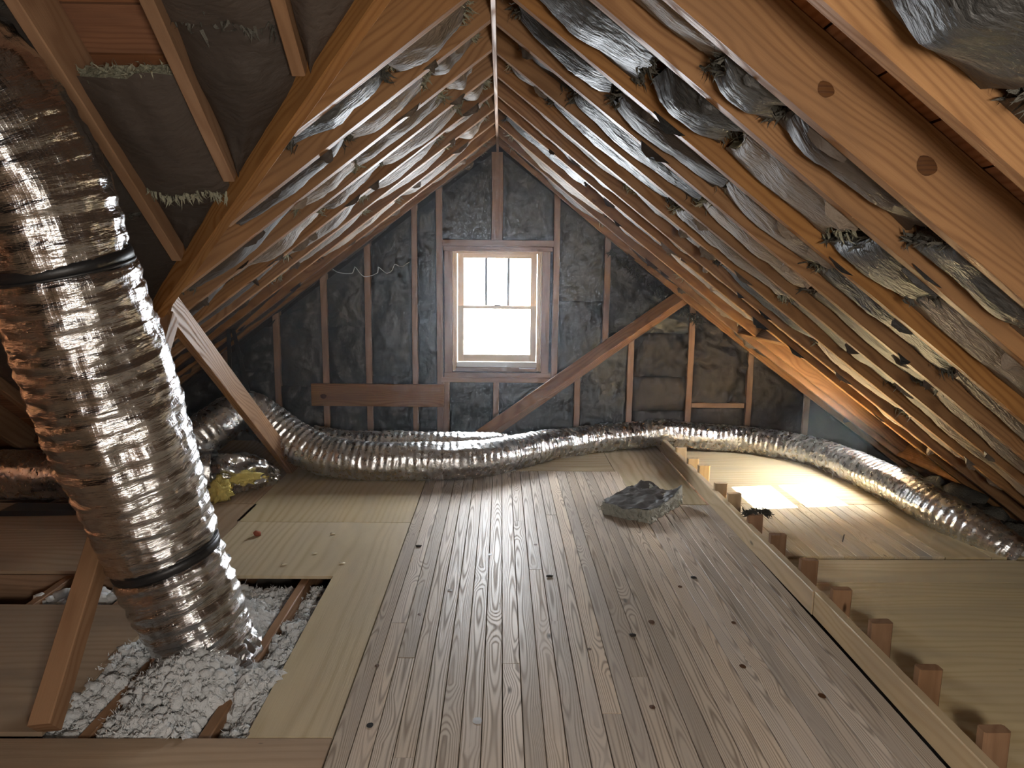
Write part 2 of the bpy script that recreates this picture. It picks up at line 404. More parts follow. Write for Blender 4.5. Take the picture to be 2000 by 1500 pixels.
# --- gable wall with a window hole
WX0, WX1, WZ0, WZ1 = -.40, .42, .66, 1.77
V, F = [], []
def wallbox(x0, x1, z0, z1, y0=YW+.09, y1=YW+.12):
    b = len(V)
    for y in (y0, y1):
        for x, z in ((x0, z0), (x1, z0), (x1, z1), (x0, z1)): V.append((x, y, z))
    F.extend([(b, b+1, b+2, b+3), (b+7, b+6, b+5, b+4), (b, b+4, b+5, b+1), (b+1, b+5, b+6, b+2), (b+2, b+6, b+7, b+3), (b+3, b+7, b+4, b)])
wallbox(-4.3, WX0, -.25, 3.0); wallbox(WX1, 4.3, -.25, 3.0); wallbox(WX0, WX1, -.25, WZ0); wallbox(WX0, WX1, WZ1, 3.0)
wall = link('wall_back', mesh('wall_back', V, F), WALLB); tag(wall, 'gable end wall sheathing behind the studs', kind='structure')
V, F = [], []
RX0, RX1, RZ0, RZ1 = .57, .93, 1.16, 1.64
wallbox(-4.3, RX0, -.25, 3.0, -2.62, -2.58); wallbox(RX1, 4.3, -.25, 3.0, -2.62, -2.58); wallbox(RX0, RX1, -.25, RZ0, -2.62, -2.58); wallbox(RX0, RX1, RZ1, 3.0, -2.62, -2.58)
wr = link('wall_front', mesh('wall_front', V, F), W_SHEATH); tag(wr, 'gable wall behind the viewer', kind='structure')
V, F = [], []
b = 0
V = [(-6.05, -2.6, -.25), (-6.05, 6.7, -.25), (-6.05, 6.7, 3), (-6.05, -2.6, 3)]
wl = link('wall_left', mesh('wall_left', V, [(0, 1, 2, 3)]), W_SHEATH); tag(wl, 'far wall of the side gable', kind='structure')

# --- ridge board and rafters
ridge = beam('ridge_board', (0, .2, HR), (0, YW+.08, HR), .021, .235, W_STUD, ch=.002)
tag(ridge, 'thin pale ridge board running along the roof peak to the gable', 'ridge board')
def rafter(P, v, u0, u1, label, group, bent=False, name='rafter', mat=None, w=RT):
    mat = mat or W_RAFT
    A = Vector(P(u0, v, 0)) if not bent else Vector((u0, v, HR-T*u0)); B = Vector(P(u1, v, 0)) if not bent else Vector((u1, v, HR-T*u1))
    Q = Vector(P(u0, v, 1))-Vector(P(u0, v, 0))
    n = 14 if bent else 4
    o = beam(name, A, B, w, RD, mat, up=Q, n=n, bend=(lambda t: -sag(u0+(u1-u0)*t, v)*CS) if bent else None, warp=.002, cut=(-T if u0 < .1 else 0, 0))
    return tag(o, label, 'rafter', group)
nL = len(LY)
for i, y in enumerate(LY):
    k = nL-1-i
    u1 = min(3.6, y-YV-.085)
    rafter(P_left, y, .012, u1, f'left slope rafter, {ORD[k]} from the window gable' + (', cut short at the valley' if u1 < 3.4 else ''), 'left slope rafters', w=.054)
nR = len(RY)
for i, y in enumerate(RY):
    k = nR-1-i
    if y == 5.24:
        rafter(P_right, y, .012, 1.945, 'right slope rafter cut off at the upper skylight header', 'right slope rafters', True)
        rafter(P_right, y, 3.36, 3.65, 'short rafter stub below the skylight at the right eave', 'right slope rafters', True)
        continue
    extra = {5.67: ' along the far side of the skylight', 4.73: ' along the near side of the skylight', 1.945: ', knotty'}.get(y, '')
    if y < .3: continue
    rafter(P_right, y, .012, 3.65, f'right slope rafter, {ORD[k]} from the window gable{extra}', 'right slope rafters', True)
# valley rafter
vd = Vector((-1, 1, -T)).normalized()
va = Vector((-.02, YV+.02, HR-.035)); vb = va+vd*5.1
o = beam('valley_rafter', va, vb, .05, .235, W_RAFT, up=(0, 0, 1), n=3); tag(o, 'stout valley rafter running diagonally down the left roof', 'rafter')
for i, x in enumerate(XC):
    u1 = min(3.6, -x-.085)
    nm = ['shortest rafter of the side gable, nearest the ridge', 'second rafter of the side gable out from the ridge', 'long rafter of the side gable passing beside the big silver duct',
          'fourth rafter of the side gable, behind the big silver duct', 'fifth rafter of the side gable, behind the big silver duct', 'sixth rafter of the side gable at the left edge, behind the duct',
          'seventh rafter of the side gable, low at the left edge', 'eighth rafter of the side gable beyond the left edge', 'ninth rafter of the side gable beyond the left edge'][i]
    if i < 8: rafter(P_cross, x, .0, u1, nm, 'side gable rafters', mat=W_OLD, w=.045)
o = beam('ridge_board', (-.02, YV, HR), (-5.9, YV, HR), .021, .235, W_OLD); tag(o, 'ridge board of the side gable above the big duct', 'ridge board')

# --- studs of the gable wall
def roofz(x): return HR-T*abs(x)
def stud(x, z0, z1, label, w=.055, d=.09, lean=0, mat=W_STUD, name='wall_stud', y=YW):
    o = beam(name, (x+lean, y+d, z0), (x, y+d, z1), w, d, mat, up=(0, -1, 0), n=2, warp=.003)
    return tag(o, label, 'stud', 'gable wall studs')
stud(-2.45, -.2, roofz(2.45)+.1, 'dark stud at the far left corner of the gable wall')
stud(-1.985, -.2, roofz(1.985)+.1, 'stud left of the horizontal board, behind the arched duct')
stud(-1.55, -.2, roofz(1.55)+.1, 'stud behind the knotty left end of the horizontal board')
stud(-1.155, -.2, roofz(1.155)+.1, 'stud behind the middle of the horizontal board')
stud(-.735, -.2, roofz(.735)+.1, 'stud behind the right part of the horizontal board', w=.05)
stud(-.512, -.2, roofz(.512)+.1, 'full height stud along the left side of the window')
stud(.532, .55, roofz(.532)+.1, 'full height stud along the right side of the window')
stud(-.455, -.2, .58, 'doubled short stud below the left window corner', w=.06)
stud(.0, -.2, .575, 'short stud under the middle of the window')
stud(.0, 1.835, HR, 'wide flat stud from the window head up to the ridge', w=.10, d=.04, y=YW+.04)
stud(.745, -.2, .74, 'short stud below the diagonal brace, right of the window')
stud(.99, .86, roofz(.99)+.1, 'stud above the diagonal brace, right of the window')
stud(1.228, -.2, 1.0, 'stud below the upper part of the diagonal brace')
stud(1.778, -.2, roofz(1.778)+.1, 'stud just right of the top of the diagonal brace')
stud(2.335, -.2, roofz(2.335)+.1, 'shorter stud second from the right eave')
stud(2.88, -.2, roofz(2.88)+.1, 'shortest stud near the right eave')
o = box('blocking', (1.81, YW+.01, .33), (2.30, YW+.08, .375), W_STUD); tag(o, 'thin horizontal block between two studs at the right', 'blocking')
o = box('wall_board', (-1.675, YW-.042, .33), (-.47, YW-.002, .535), W_RAFT); tag(o, 'wide knotty board nailed flat across studs left of the window', 'board')
o.rotation_euler.rotate_axis('Z', 0)
# brace
o = beam('diagonal_brace', (-.27, 6.13, -.02), (1.66, 6.25, 1.335), .10, .135, W_RAFT, up=(0, -1, .0), n=3, twist=math.radians(-32), warp=.006)
tag(o, 'heavy diagonal timber brace propped from floor to right rafters', 'brace')

# --- window
win = empty('window_1', (.01, YW, .6)); tag(win, 'double hung wooden sash window in the gable wall', kind='structure')
def wp(name, lo, hi, mat, along, parent=win): return box(name, lo, hi, mat, parent, along)
wp('header', (-.485, YW-.005, 1.775), (.505, YW+.09, 1.832), W_STUD, 'x')
wp('header', (-.475, YW-.012, 1.735), (.495, YW+.08, 1.774), W_STUD, 'x')
wp('rough_sill', (-.47, YW-.01, .60), (.50, YW+.09, .645), W_STUD, 'x')
wp('rough_sill', (-.50, YW-.002, .553), (.50, YW+.09, .598), W_STUD, 'x')
for sx, a in ((-1, -.012), (1, .022)):
    for (p, q, dy, z0, z1) in ((.455, .385, .012, .646, 1.734), (.384, .37, .03, .655, 1.734), (.370, .345, .05, .655, 1.734)):
        x0, x1 = sorted((a+sx*p, a+sx*q)); wp('jamb', (x0, YW+dy-.02, z0), (x1, YW+.10, z1), W_WIN if p < .45 else W_STUD, 'z')
wp('head_jamb', (-.358, YW+.03, 1.712), (.368, YW+.10, 1.734), W_WIN, 'x')
def sash(z0, z1, y, bot, top, meet):
    # each sash: two stiles, two rails and its panes
    x0, x1 = -.352, .362; st = .055
    s = box('sash', (x0, y, z0), (x0+st, y+.035, z1), W_WIN, win, 'z'); 
    box('stile', (x1-st, y, z0), (x1, y+.035, z1), W_WIN, s, 'z')
    box('rail', (x0+st, y, z0), (x1-st, y+.035, z0+bot), W_WIN, s, 'x'); box('rail', (x0+st, y, z1-top), (x1-st, y+.035, z1), W_WIN, s, 'x')
    return s, x0+st, x1-st, z0+bot, z1-top
def pane(x0, x1, z0, z1, y, parent):
    V = [(x0, y, z0), (x1, y, z0), (x1, y, z1), (x0, y, z1), (x0, y+.003, z0), (x1, y+.003, z0), (x1, y+.003, z1), (x0, y+.003, z1)]
    return link('pane', mesh('pane', V, [(0, 1, 2, 3), (7, 6, 5, 4), (0, 4, 5, 1), (1, 5, 6, 2), (2, 6, 7, 3), (3, 7, 4, 0)]), GLASS, parent)
us, a, b_, c, d = sash(1.225, 1.712, YW+.062, .028, .038, 0)
w3 = (b_-a)/3
for k in range(3):
    pane(a+k*w3, a+(k+1)*w3, c, d, YW+.078, us)
    if k: box('muntin', (a+k*w3-.012, YW+.068, c), (a+k*w3+.012, YW+.09, d), MUNT, us, 'z')
ls, a, b_, c, d = sash(.745, 1.25, YW+.022, .062, .028, 0); pane(a, b_, c, d, YW+.038, ls)
box('sash_lock', (-.02, YW+.018, 1.25), (.04, YW+.045, 1.262), METALN, ls, 'x')
wp('sill', (-.357, YW-.02, .697), (.367, YW+.12, .742), WHITE, 'x')
wp('stool', (-.365, YW-.005, .655), (.37, YW+.09, .695), W_OLD, 'x')
bar = wp('sill_latch', (.21, YW-.012, .682), (.36, YW-.004, .690), WHITE, 'x')
# window added out of view behind the viewer as extra foreground light
w3_ = empty('added_window', (.5, -2.6, .75)); tag(w3_, 'added unseen window behind the viewer, lighting the foreground', kind='structure')
for x0, x1, z0, z1, al in ((RX0, RX0+.05, RZ0, RZ1, 'z'), (RX1-.05, RX1, RZ0, RZ1, 'z'), (RX0, RX1, RZ0, RZ0+.05, 'x'), (RX0, RX1, RZ1-.05, RZ1, 'x'), (RX0, RX1, 1.38, 1.42, 'x')):
    box('sash', (x0, -2.62, z0), (x1, -2.58, z1), W_WIN, w3_, al)
pane(RX0, RX1, RZ0, RZ1, -2.6, w3_)

# --- skylight framing and glass
o = beam('skylight_header', P_right(1.97, 4.752, 0), P_right(1.97, 5.648, 0), .045, RD, W_RAFT, up=(SN, 0, CS)); tag(o, 'upper header board framing the skylight opening', 'header')
o = beam('skylight_header', P_right(3.33, 4.752, 0), P_right(3.33, 5.648, 0), .045, RD, W_RAFT, up=(SN, 0, CS)); tag(o, 'sunlit lower header board of the skylight near the eave', 'header')
o = beam('skylight_trimmer', P_right(1.99, 5.625, .045), P_right(3.31, 5.625, .045), .04, RD-.05, W_RAFT, up=(SN, 0, CS)); tag(o, 'orange trimmer board lining the far side of the skylight', 'trimmer')
w2 = empty('window_2', P_right(2.62, 5.08, .2)); tag(w2, 'small skylight in the right roof slope', kind='structure')
nb = RD+.0
for (ua, ub, ya, yb) in ((SKY[0], SKY[0]+.02, SKY[2], SKY[3]), (SKY[1]-.02, SKY[1], SKY[2], SKY[3]), (SKY[0], SKY[1], SKY[2], SKY[2]+.02), (SKY[0], SKY[1], SKY[3]-.02, SKY[3]), (2.605, 2.645, SKY[2], SKY[3])):
    V = [PR0(u, y, n) for n in (nb, nb+.09) for u, y in ((ua, ya), (ub, ya), (ub, yb), (ua, yb))]
    link('curb' if ub-ua != .04 else 'bar', mesh('curb', V, [(3, 2, 1, 0), (4, 5, 6, 7), (0, 1, 5, 4), (1, 2, 6, 5), (2, 3, 7, 6), (3, 0, 4, 7)]), W_WIN, w2)
for (ua, ub) in ((SKY[0], 2.605), (2.645, SKY[1])):
    V = [PR0(u, y, n) for n in (nb+.07, nb+.074) for u, y in ((ua, SKY[2]), (ub, SKY[2]), (ub, SKY[3]), (ua, SKY[3]))]
    link('pane', mesh('pane', V, [(3, 2, 1, 0), (4, 5, 6, 7), (0, 1, 5, 4), (1, 2, 6, 5), (2, 3, 7, 6), (3, 0, 4, 7)]), GLASS, w2)

# ================================================================== THINGS
# --- A-frame of two struts under the valley
o = beam('valley_strut', (-1.475, 2.22, -.005), (-1.66, 3.70, 1.27), .075, .085, W_RAFT, up=(0, -1, .6), n=2); o.data.materials[0] = W_OLD; tag(o, 'leaning strut rising from the loose fill opening behind the big duct', 'strut')
o = beam('valley_strut', (-1.585, 5.36, -.02), (-1.655, 3.62, 1.31), .045, .15, W_RAFT, up=(0, 1, .7), n=2, cut=(-.9, 0)); tag(o, 'leaning strut ending on the floor beside the arched duct', 'strut')

# --- cut down knee wall
kw = empty('cut_knee_wall', (1.49, 3.9, 0)); tag(kw, 'low rail of boards on edge with sawn off stud stubs along it', 'knee wall')
beam('rail_board', (1.497, -1.5, 0), (1.508, 3.05, 0), .042, .118, W_RAIL, parent=kw, n=4, warp=.004)
beam('rail_board', (1.506, 3.06, 0), (1.476, 6.28, 0), .042, .116, W_RAIL, parent=kw, n=4, warp=.004)
for (x, y, h) in ((1.50, 5.62, .155), (1.50, 5.26, .16), (1.515, 5.03, .17), (1.51, 4.60, .165), (1.525, 4.36, .17), (1.52, 3.97, .165), (1.53, 3.65, .165), (1.55, 3.31, .165), (1.555, 2.98, .165), (1.565, 2.66, .175), (1.56, 2.33, .17), (1.565, 1.99, .165), (1.56, 1.6, .17)):
    beam('stub', (x+.02, y+.022, 0), (x+.02+(R.rand()-.5)*.006, y+.022, h), .085, .042, W_RAIL if y > 4 else W_OLD, up=(0, -1, 0), parent=kw, ch=.006)

# big knots, set into the faces where the photo shows them
def knot(parent, c, rx, rz, ang=0, nrm=-1):
    V = [(c[0], c[1]+nrm*.0022, c[2])]; k = 18
    for j in range(k):
        a = 2*math.pi*j/k; x = rx*math.cos(a)*(1+.1*math.sin(3*a)); z = rz*math.sin(a)
        V.append((c[0]+x*math.cos(ang)-z*math.sin(ang), c[1]+nrm*.0012, c[2]+x*math.sin(ang)+z*math.cos(ang)))
    return link('knot', mesh('knot', V, [(0, j+1, (j+1) % k+1) if nrm < 0 else (0, (j+1) % k+1, j+1) for j in range(k)]), KNOT, parent)
KNOTG = plain('grey_knot', (.30, .29, .28), .5, vary=.2); KNOTB = plain('knot_hole', (.01, .008, .007), .9)
KNOT = wood('pine_knot', (.10, .045, .018), (.05, .02, .01), 900, .02, .6, .5, .1, None, .05)
for o in [q for q in bpy.data.objects if q.name.startswith('rafter')]:
    if 'knotty' in o.get('label', ''):
        for (u, n, r) in ((.83, .075, .019), (1.10, .095, .024)):
            c = P_right(u, 1.945-RT/2-.0025, n); knot(o, c, r*1.25, r, -.64)
    if 'twelfth' in o.get('label', ''): pass
for o in [q for q in bpy.data.objects if q.name == 'wall_board']: knot(o, (-1.565, YW-.043, .42), .028, .022)

# --- bulb added out of view behind the viewer to brighten the foreground
bl = empty('added_bulb', (.45, -.55, 1.48)); tag(bl, 'added unseen bulb behind the viewer, brightening the foreground', 'light bulb')
bm = bmesh.new(); bmesh.ops.create_uvsphere(bm, u_segments=20, v_segments=12, radius=.032)
for v in bm.verts:
    if v.co.z > .012: v.co.x *= 1-(v.co.z-.012)*22; v.co.y *= 1-(v.co.z-.012)*22; v.co.z *= 1.5
    v.co += Vector((.45, -.55, 1.48))
me = bpy.data.meshes.new('added_bulb_glass'); bm.to_mesh(me); bm.free()
mb, nt_, b_s = newmat('added_bulb_glow'); b_s.inputs['Emission Color'].default_value = (1, .82, .6, 1); b_s.inputs['Emission Strength'].default_value = 30
link('added_bulb_glass', me, mb, bl, smooth=True)
beam('socket', (.45, -.55, 1.525), (.45, -.55, 1.59), .03, .03, BLACK, up=(0, 1, 0), parent=bl); beam('cord', (.45, -.55, 1.59), (.45, -.55, 2.45), .006, .006, BLACK, up=(0, 1, 0), parent=bl)
lp = bpy.data.lights.new('added_light', 'POINT'); lp.energy = 72; lp.color = (1, .92, .82); lp.shadow_soft_size = .16  # added fill light, softer than the bulb above it
lo_ = bpy.data.objects.new('added_light', lp); COL.objects.link(lo_); lo_.location = (.45, -.55, 1.40)

# --- blue haze volume added to stand in for glare around the gable window
mh = bpy.data.materials.new('glare_volume'); mh.use_nodes = True; nth = mh.node_tree
for n in list(nth.nodes): nth.nodes.remove(n)
oh = nth.nodes.new('ShaderNodeOutputMaterial'); vs = nth.nodes.new('ShaderNodeVolumeScatter'); vs.inputs['Density'].default_value = .0135; vs.inputs['Anisotropy'].default_value = .55; vs.inputs['Color'].default_value = (.80, .91, 1, 1)
nth.links.new(vs.outputs[0], oh.inputs['Volume'])
sec = [(-3.2, .01), (3.2, .01), (3.2, .1), (.02, HR-.02), (-.02, HR-.02), (-3.2, .1)]; k6 = len(sec)
V = [(x, y, z) for y in (3.3, YW-.05) for x, z in sec]
F = [tuple(range(k6)), tuple(range(2*k6-1, k6-1, -1))]+[(i, i+k6, (i+1) % k6+k6, (i+1) % k6) for i in range(k6)]
hz = link('glare_haze', mesh('glare_haze', V, F), mh); tag(hz, 'added blue haze standing in for glare around the gable window', 'haze', kind='stuff')

for (x, y, r, c) in ((.73, 2.985, .017, 0), (-.03, 2.27, .019, 1), (-.40, 2.245, .014, 2), (-.01, 3.75, .014, 1), (-.20, 3.30, .013, 0), (1.02, 2.62, .015, 0), (.42, 2.75, .010, 0), (.95, 3.35, .013, 0), (1.10, 2.98, .012, 0), (-.32, 3.05, .011, 0), (.25, 3.9, .012, 0), (.60, 2.35, .013, 0), (-.44, 2.62, .011, 0), (1.25, 2.42, .016, 0)):
    k = 16; V = [(x, y, .0022)]+[(x+r*math.cos(2*math.pi*j/k)*.85, y+r*math.sin(2*math.pi*j/k)*(1.1+.1*math.sin(j)), .0014) for j in range(k)]
    link('knot', mesh('knot', V, [(0, j+1, (j+1) % k+1) for j in range(k)]), (KNOT, KNOTG, KNOTB)[c], floor)

# --- insulation batts
def strands(V, F, base, count, length, direction, spread, w=.004):
    """loose glass fibre tufts: narrow two-segment blades"""
    base = np.asarray(base); D = np.asarray(direction, float)
    for _ in range(count):
        p = base[R.randint(len(base))]+R.normal(0, .008, 3); L = length*(.35+R.rand()); d = D+R.normal(0, spread, 3); d /= np.linalg.norm(d)
        d2 = d+R.normal(0, .6, 3); d2 /= np.linalg.norm(d2)
        q = np.cross(d, R.normal(0, 1, 3)); q /= np.linalg.norm(q)+1e-9; q *= w*(.6+R.rand())
        b = len(V); m = p+d*L*.55; e = m+d2*L*.5
        V += [tuple(p-q), tuple(p+q), tuple(m+q*.8), tuple(m-q*.8), tuple(e)]
        F += [(b, b+1, b+2, b+3), (b+3, b+2, b+4)]
def batt(P, u0, u1, v0, v1, edge, hang, mat, label, group, wool=WOOL, nu=None, nv=13, skew=0., ends=(1, 1), flap=0, tuft=55, clip=None):
    """a faced batt pressed between two rafters: paper face sagging below, glass wool behind it"""
    nu = nu or max(14, int((u1-u0)/.03)); sd = R.rand(3)*40
    U, W = np.meshgrid(np.linspace(0, 1, nu), np.linspace(0, 1, nv), indexing='ij')
    e = fbm(np.stack([U*3+sd[0], W*0+sd[1], W*0+sd[2]], -1), 2)
    prof = .45+.55*np.sin(np.pi*np.clip(U*(1+skew*(1-U)), 0, 1))**.7+.2*e
    lump = fbm(np.stack([U*(u1-u0)*5+sd[1], W*2+sd[0], W*0+sd[2]], -1), 3)
    crease = ridged(np.stack([U*(u1-u0)*7+W*2.5+sd[2], W*3.2+sd[0], W*0+sd[1]], -1), 3)
    n = edge-(edge+hang)*np.sin(np.pi*W)**.75*prof+lump*.012+crease*.009*np.sin(np.pi*W)**.5
    uj = fbm(np.stack([W*4+sd[0], W*0+sd[2], (U > .5)*9.], -1), 2)*.025*np.abs(U*2-1)**6
    uu = u0+(u1-u0)*U+uj
    v0c = v0+0*uu if clip is None else clip(uu, v0)
    if clip is not None:
        if v1 > v0: v0c = np.minimum(v0c, v1-.01)
        else: v0c = np.maximum(v0c, v1+.01)
    vv = v0c+W*(v1-v0c)
    pts = np.array([P(a, b, c) for a, b, c in zip(uu.ravel(), vv.ravel(), n.ravel())])
    root = empty('insulation_batt', tuple(pts.mean(0)))
    o = link('paper_facing', grid('batt_facing', pts, nu, nv), mat, root, smooth=True)
    if flap:
        # torn stapling flange hanging off one edge
        V = [tuple(p) for p in pts]; F = [tuple(p.vertices) for p in o.data.polygons]
        for _ in range(flap):
            ua = u0+(u1-u0)*(.1+.75*R.rand()); L = .03+.09*R.rand(); dep = .008+.028*R.rand(); side = v0+.006 if R.rand() < .6 else v1-.006
            k = 6; b = len(V)
            for i in range(k+1):
                t = i/k; d = dep*math.sin(math.pi*min(1, t*1.1+.02))**.6*(.7+.6*R.rand())
                V.append(P(ua+L*t, side, .006)); V.append(P(ua+L*t+.015*R.rand(), side+(.012+.02*R.rand())*(1 if side < (v0+v1)/2 else -1)*1.0, -d))
            for i in range(k): F.append((b+2*i, b+2*i+1, b+2*i+3, b+2*i+2))
        me = mesh('batt_facing', V, F); me.materials.append(mat); me.polygons.foreach_set('use_smooth', [True]*len(me.polygons)); o.data = me
    tag(root, label, 'insulation batt', group)
    # wool behind the paper
    n2 = np.minimum(n+.075+.02*fbm(np.stack([U*9+sd[1], W*5, W*0+3.], -1), 2), .17)
    sh = .012
    top = np.array([P(a, b, c) for a, b, c in zip((uu+(.5-U)*.02).ravel(), (v0c+W*(v1-v0c)*.985).ravel(), n2.ravel())])
    low = np.array([P(a, b, c) for a, b, c in zip((uu+(.5-U)*.01).ravel(), (v0c+W*(v1-v0c)*.985).ravel(), (n+.004).ravel())])
    V = [tuple(p) for p in low]+[tuple(p) for p in top]; F = []; Q = nu*nv
    for a in range(nu-1):
        for b in range(nv-1): F.append((Q+a*nv+b, Q+(a+1)*nv+b, Q+(a+1)*nv+b+1, Q+a*nv+b+1))
    for a in (0, nu-1):
        for b in range(nv-1): F.append((a*nv+b, a*nv+b+1, Q+a*nv+b+1, Q+a*nv+b))
    dd = np.array(P(1., 0, 0))-np.array(P(0., 0, 0)); dd /= np.linalg.norm(dd)
    for k, s in ((0, -1), (1, 1)):
        if ends[k] and tuft: strands(V, F, (low if R.rand() < .5 else (low+top)/2)[(0 if k == 0 else (nu-1)*nv):(nv if k == 0 else Q)], tuft, .045, dd*s+np.array((0, 0, -.9)), .5)
    link('glass_wool', mesh('glass_wool', V, F), wool, root)
    return root

# right slope: (near rafter index, list of (u0,u1,edge,hang,paper,tuft))
HE, HS = .05, .04
def bays(P, Y, spec, side, group):
    for i, segs in spec.items():
        rt = RT if side == 'right' else .054; v0, v1 = Y[i]+rt/2+.002, Y[i+1]-rt/2-.002
        k = len(Y)-1-i
        segs = [s for s in segs]
        for j, s in enumerate(segs):
            pos = ['top', 'second', 'third', 'fourth', 'fifth', 'sixth'][j] if len(segs) > 1 else 'alone'
            pap = {'t': 'tan', 'b': 'black', 'n': 'brown'}[s[4]]
            lab = f'{pap} paper batt, {pos} down, {side} slope bay {ORD[k-1]} from the window gable'
            batt(P, s[0], s[1], v0, v1, s[2]+HE-.02, s[3]-(.024 if side == 'left' else HS), {'t': K_TAN, 'b': K_BLK, 'n': K_BRN}[s[4]], lab, group, wool=WOOL if s[4] == 't' else WOOLD, flap=s[5] if len(s) > 5 else 1, skew=R.uniform(-.4, .4), clip=(lambda u, v: np.maximum(v, YV+u+.04)) if side == 'left' else None)
iR = {y: k for k, y in enumerate(RY)}
specR = {
 iR[.66]: [(.1, 2.2, .06, .0, 'n')],
 iR[1.08]: [(.1, .66, .07, -.02, 'n', 0), (.72, .96, .04, .045, 'b', 0), (1.0, 2.6, .04, .02, 'n')],
 iR[1.508]: [(.05, .42, .06, .03, 'n'), (1.75, 2.6, .05, .03, 't')],
 iR[1.945]: [(.1, .62, .05, .03, 't'), (.64, .80, .02, .07, 'b'), (.82, 1.25, .04, .03, 'n'), (1.27, 1.62, .03, .05, 'b'), (1.64, 2.6, .03, .03, 't')],
 iR[2.28]: [(.08, .50, .02, .06, 'b', 0), (.55, .80, .03, .06, 'b', 2), (.82, 1.22, .03, .04, 't'), (1.24, 1.5, .02, .05, 'b', 2), (1.52, 2.1, .03, .03, 't'), (2.12, 2.9, .03, .03, 't')],
 iR[2.77]: [(.06, .46, .04, .04, 'b', 0), (.48, .92, .03, .05, 'n', 2), (.94, 1.35, .03, .03, 't', 2), (1.37, 1.95, .03, .03, 'b', 2), (1.97, 2.9, .04, .03, 't', 2)],
 iR[3.19]: [(.05, .30, .05, .0, 'n'), (.34, .95, .03, .055, 'b', 0), (.97, 1.5, .04, .035, 't', 2), (1.52, 2.1, .04, .02, 'n', 2), (2.12, 3.0, .03, .035, 't')],
 iR[3.595]: [(.05, .22, .05, .01, 't'), (.26, .9, .03, .035, 'b', 0), (.94, 1.55, .04, .04, 't', 2), (1.57, 2.2, .03, .02, 'n', 2), (2.22, 3.1, .04, .035, 't')],
 iR[4.0]: [(.1, .75, .05, .025, 't', 0), (.77, 1.3, .05, .02, 't', 2), (1.32, 1.9, .04, .03, 'b', 2), (1.95, 2.5, .05, .03, 't', 1), (2.52, 3.2, .05, .02, 't', 2)],
 iR[4.42]: [(.1, .9, .05, .02, 'n', 2), (.92, 1.6, .05, .02, 't', 3), (1.62, 2.3, .05, .015, 'b', 2), (2.32, 3.1, .05, .02, 't', 2)],
 iR[4.73]: [(.05, .6, .03, .03, 'b', 0), (.62, 1.2, .06, .01, 'n', 2), (1.22, 1.92, .05, .015, 't', 1)],
 iR[5.24]: [(.08, .8, .03, .04, 't', 0), (.82, 1.4, .06, .015, 'n', 2), (1.42, 1.92, .05, .02, 't', 1)],
 iR[5.67]: [(.1, .85, .03, .03, 't', 0), (.87, 1.6, .05, .02, 'n', 2), (1.62, 2.4, .06, .01, 'n', 2), (2.42, 3.1, .06, .01, 'n', 1)],
}
bays(P_right, RY, specR, 'right', 'right slope insulation batts')
LYx = LY+[6.40]
specL = {
 0: [(.1, .38, .04, .05, 't', 1), (.40, .78, .06, .02, 'b')],
 1: [(.06, .26, .05, .025, 't'), (.30, .62, .03, .045, 't', 1), (.64, 1.15, .05, .03, 'n', 2)],
 2: [(.08, .22, .05, .03, 't'), (.26, .68, .02, .045, 't', 0), (.70, 1.0, .03, .04, 't', 1), (1.02, 1.55, .05, .03, 'n', 2)],
 3: [(.05, .16, .05, .03, 't'), (.2, .62, .02, .045, 't', 0), (.64, .95, .04, .03, 't', 2), (.98, 1.5, .04, .03, 't', 2), (1.52, 1.95, .05, .03, 'n', 2)],
 4: [(.06, .3, .05, .015, 't', 1), (.33, .8, .03, .03, 't', 0), (.82, 1.3, .04, .025, 't', 2), (1.32, 2.3, .05, .02, 'n', 3)],
 5: [(.06, .22, .04, .03, 't', 1), (.3, .85, .04, .025, 't', 0), (.88, 1.5, .04, .02, 't', 2), (1.52, 2.7, .05, .02, 'n', 3)],
 6: [(.1, .7, .04, .02, 't', 1), (.72, 1.3, .04, .02, 't', 2), (1.32, 2.9, .05, .02, 'n', 3)],
 7: [(.1, .6, .04, .02, 't', 1), (.62, 1.3, .04, .02, 't', 1), (1.32, 2.9, .05, .02, 'n', 2)],
 8: [(.1, .7, .05, .01, 't', 1), (.72, 1.4, .05, .01, 'n', 1), (1.42, 2.9, .05, .01, 'n', 2)],
}
bays(P_left, LYx, specL, 'left', 'left slope insulation batts')
# side gable bays
xs = [-.02]+XC
sg = ['in the first side gable bay beside the ridge', 'in the second side gable bay', 'in the third side gable bay', 'in the fourth side gable bay', 'in the fifth side gable bay', 'in the sixth side gable bay', 'in the seventh side gable bay']
for i, segs in {0: [(.05, .55, .05, .0)], 1: [(.0, .42, .05, .02), (.40, .95, .06, .0)], 2: [(.57, 1.02, .05, .0), (1.0, 1.36, .07, -.03)], 3: [(.4, 1.12, .05, .0), (1.14, 1.75, .06, -.03)], 4: [(.3, 1.2, .05, .0), (1.22, 2.15, .06, 0)], 5: [(.3, 2.5, .06, 0)], 6: [(.8, 2.9, .06, 0)]}.items():
    for j, s in enumerate(segs):
        hi, lo = xs[i]-.026, xs[i+1]+.026
        batt(P_cross, s[0], s[1], hi, lo, s[2], s[3], K_BRN, f'dark smooth paper faced batt, {["upper", "lower"][j] if len(segs) > 1 else "single"} piece {sg[i]}', 'side gable insulation batts', wool=WOOL if i == 2 and j == 0 else WOOLD, tuft=160 if i == 2 and j == 0 else 40, clip=lambda u, v: np.minimum(v, -u-.05))

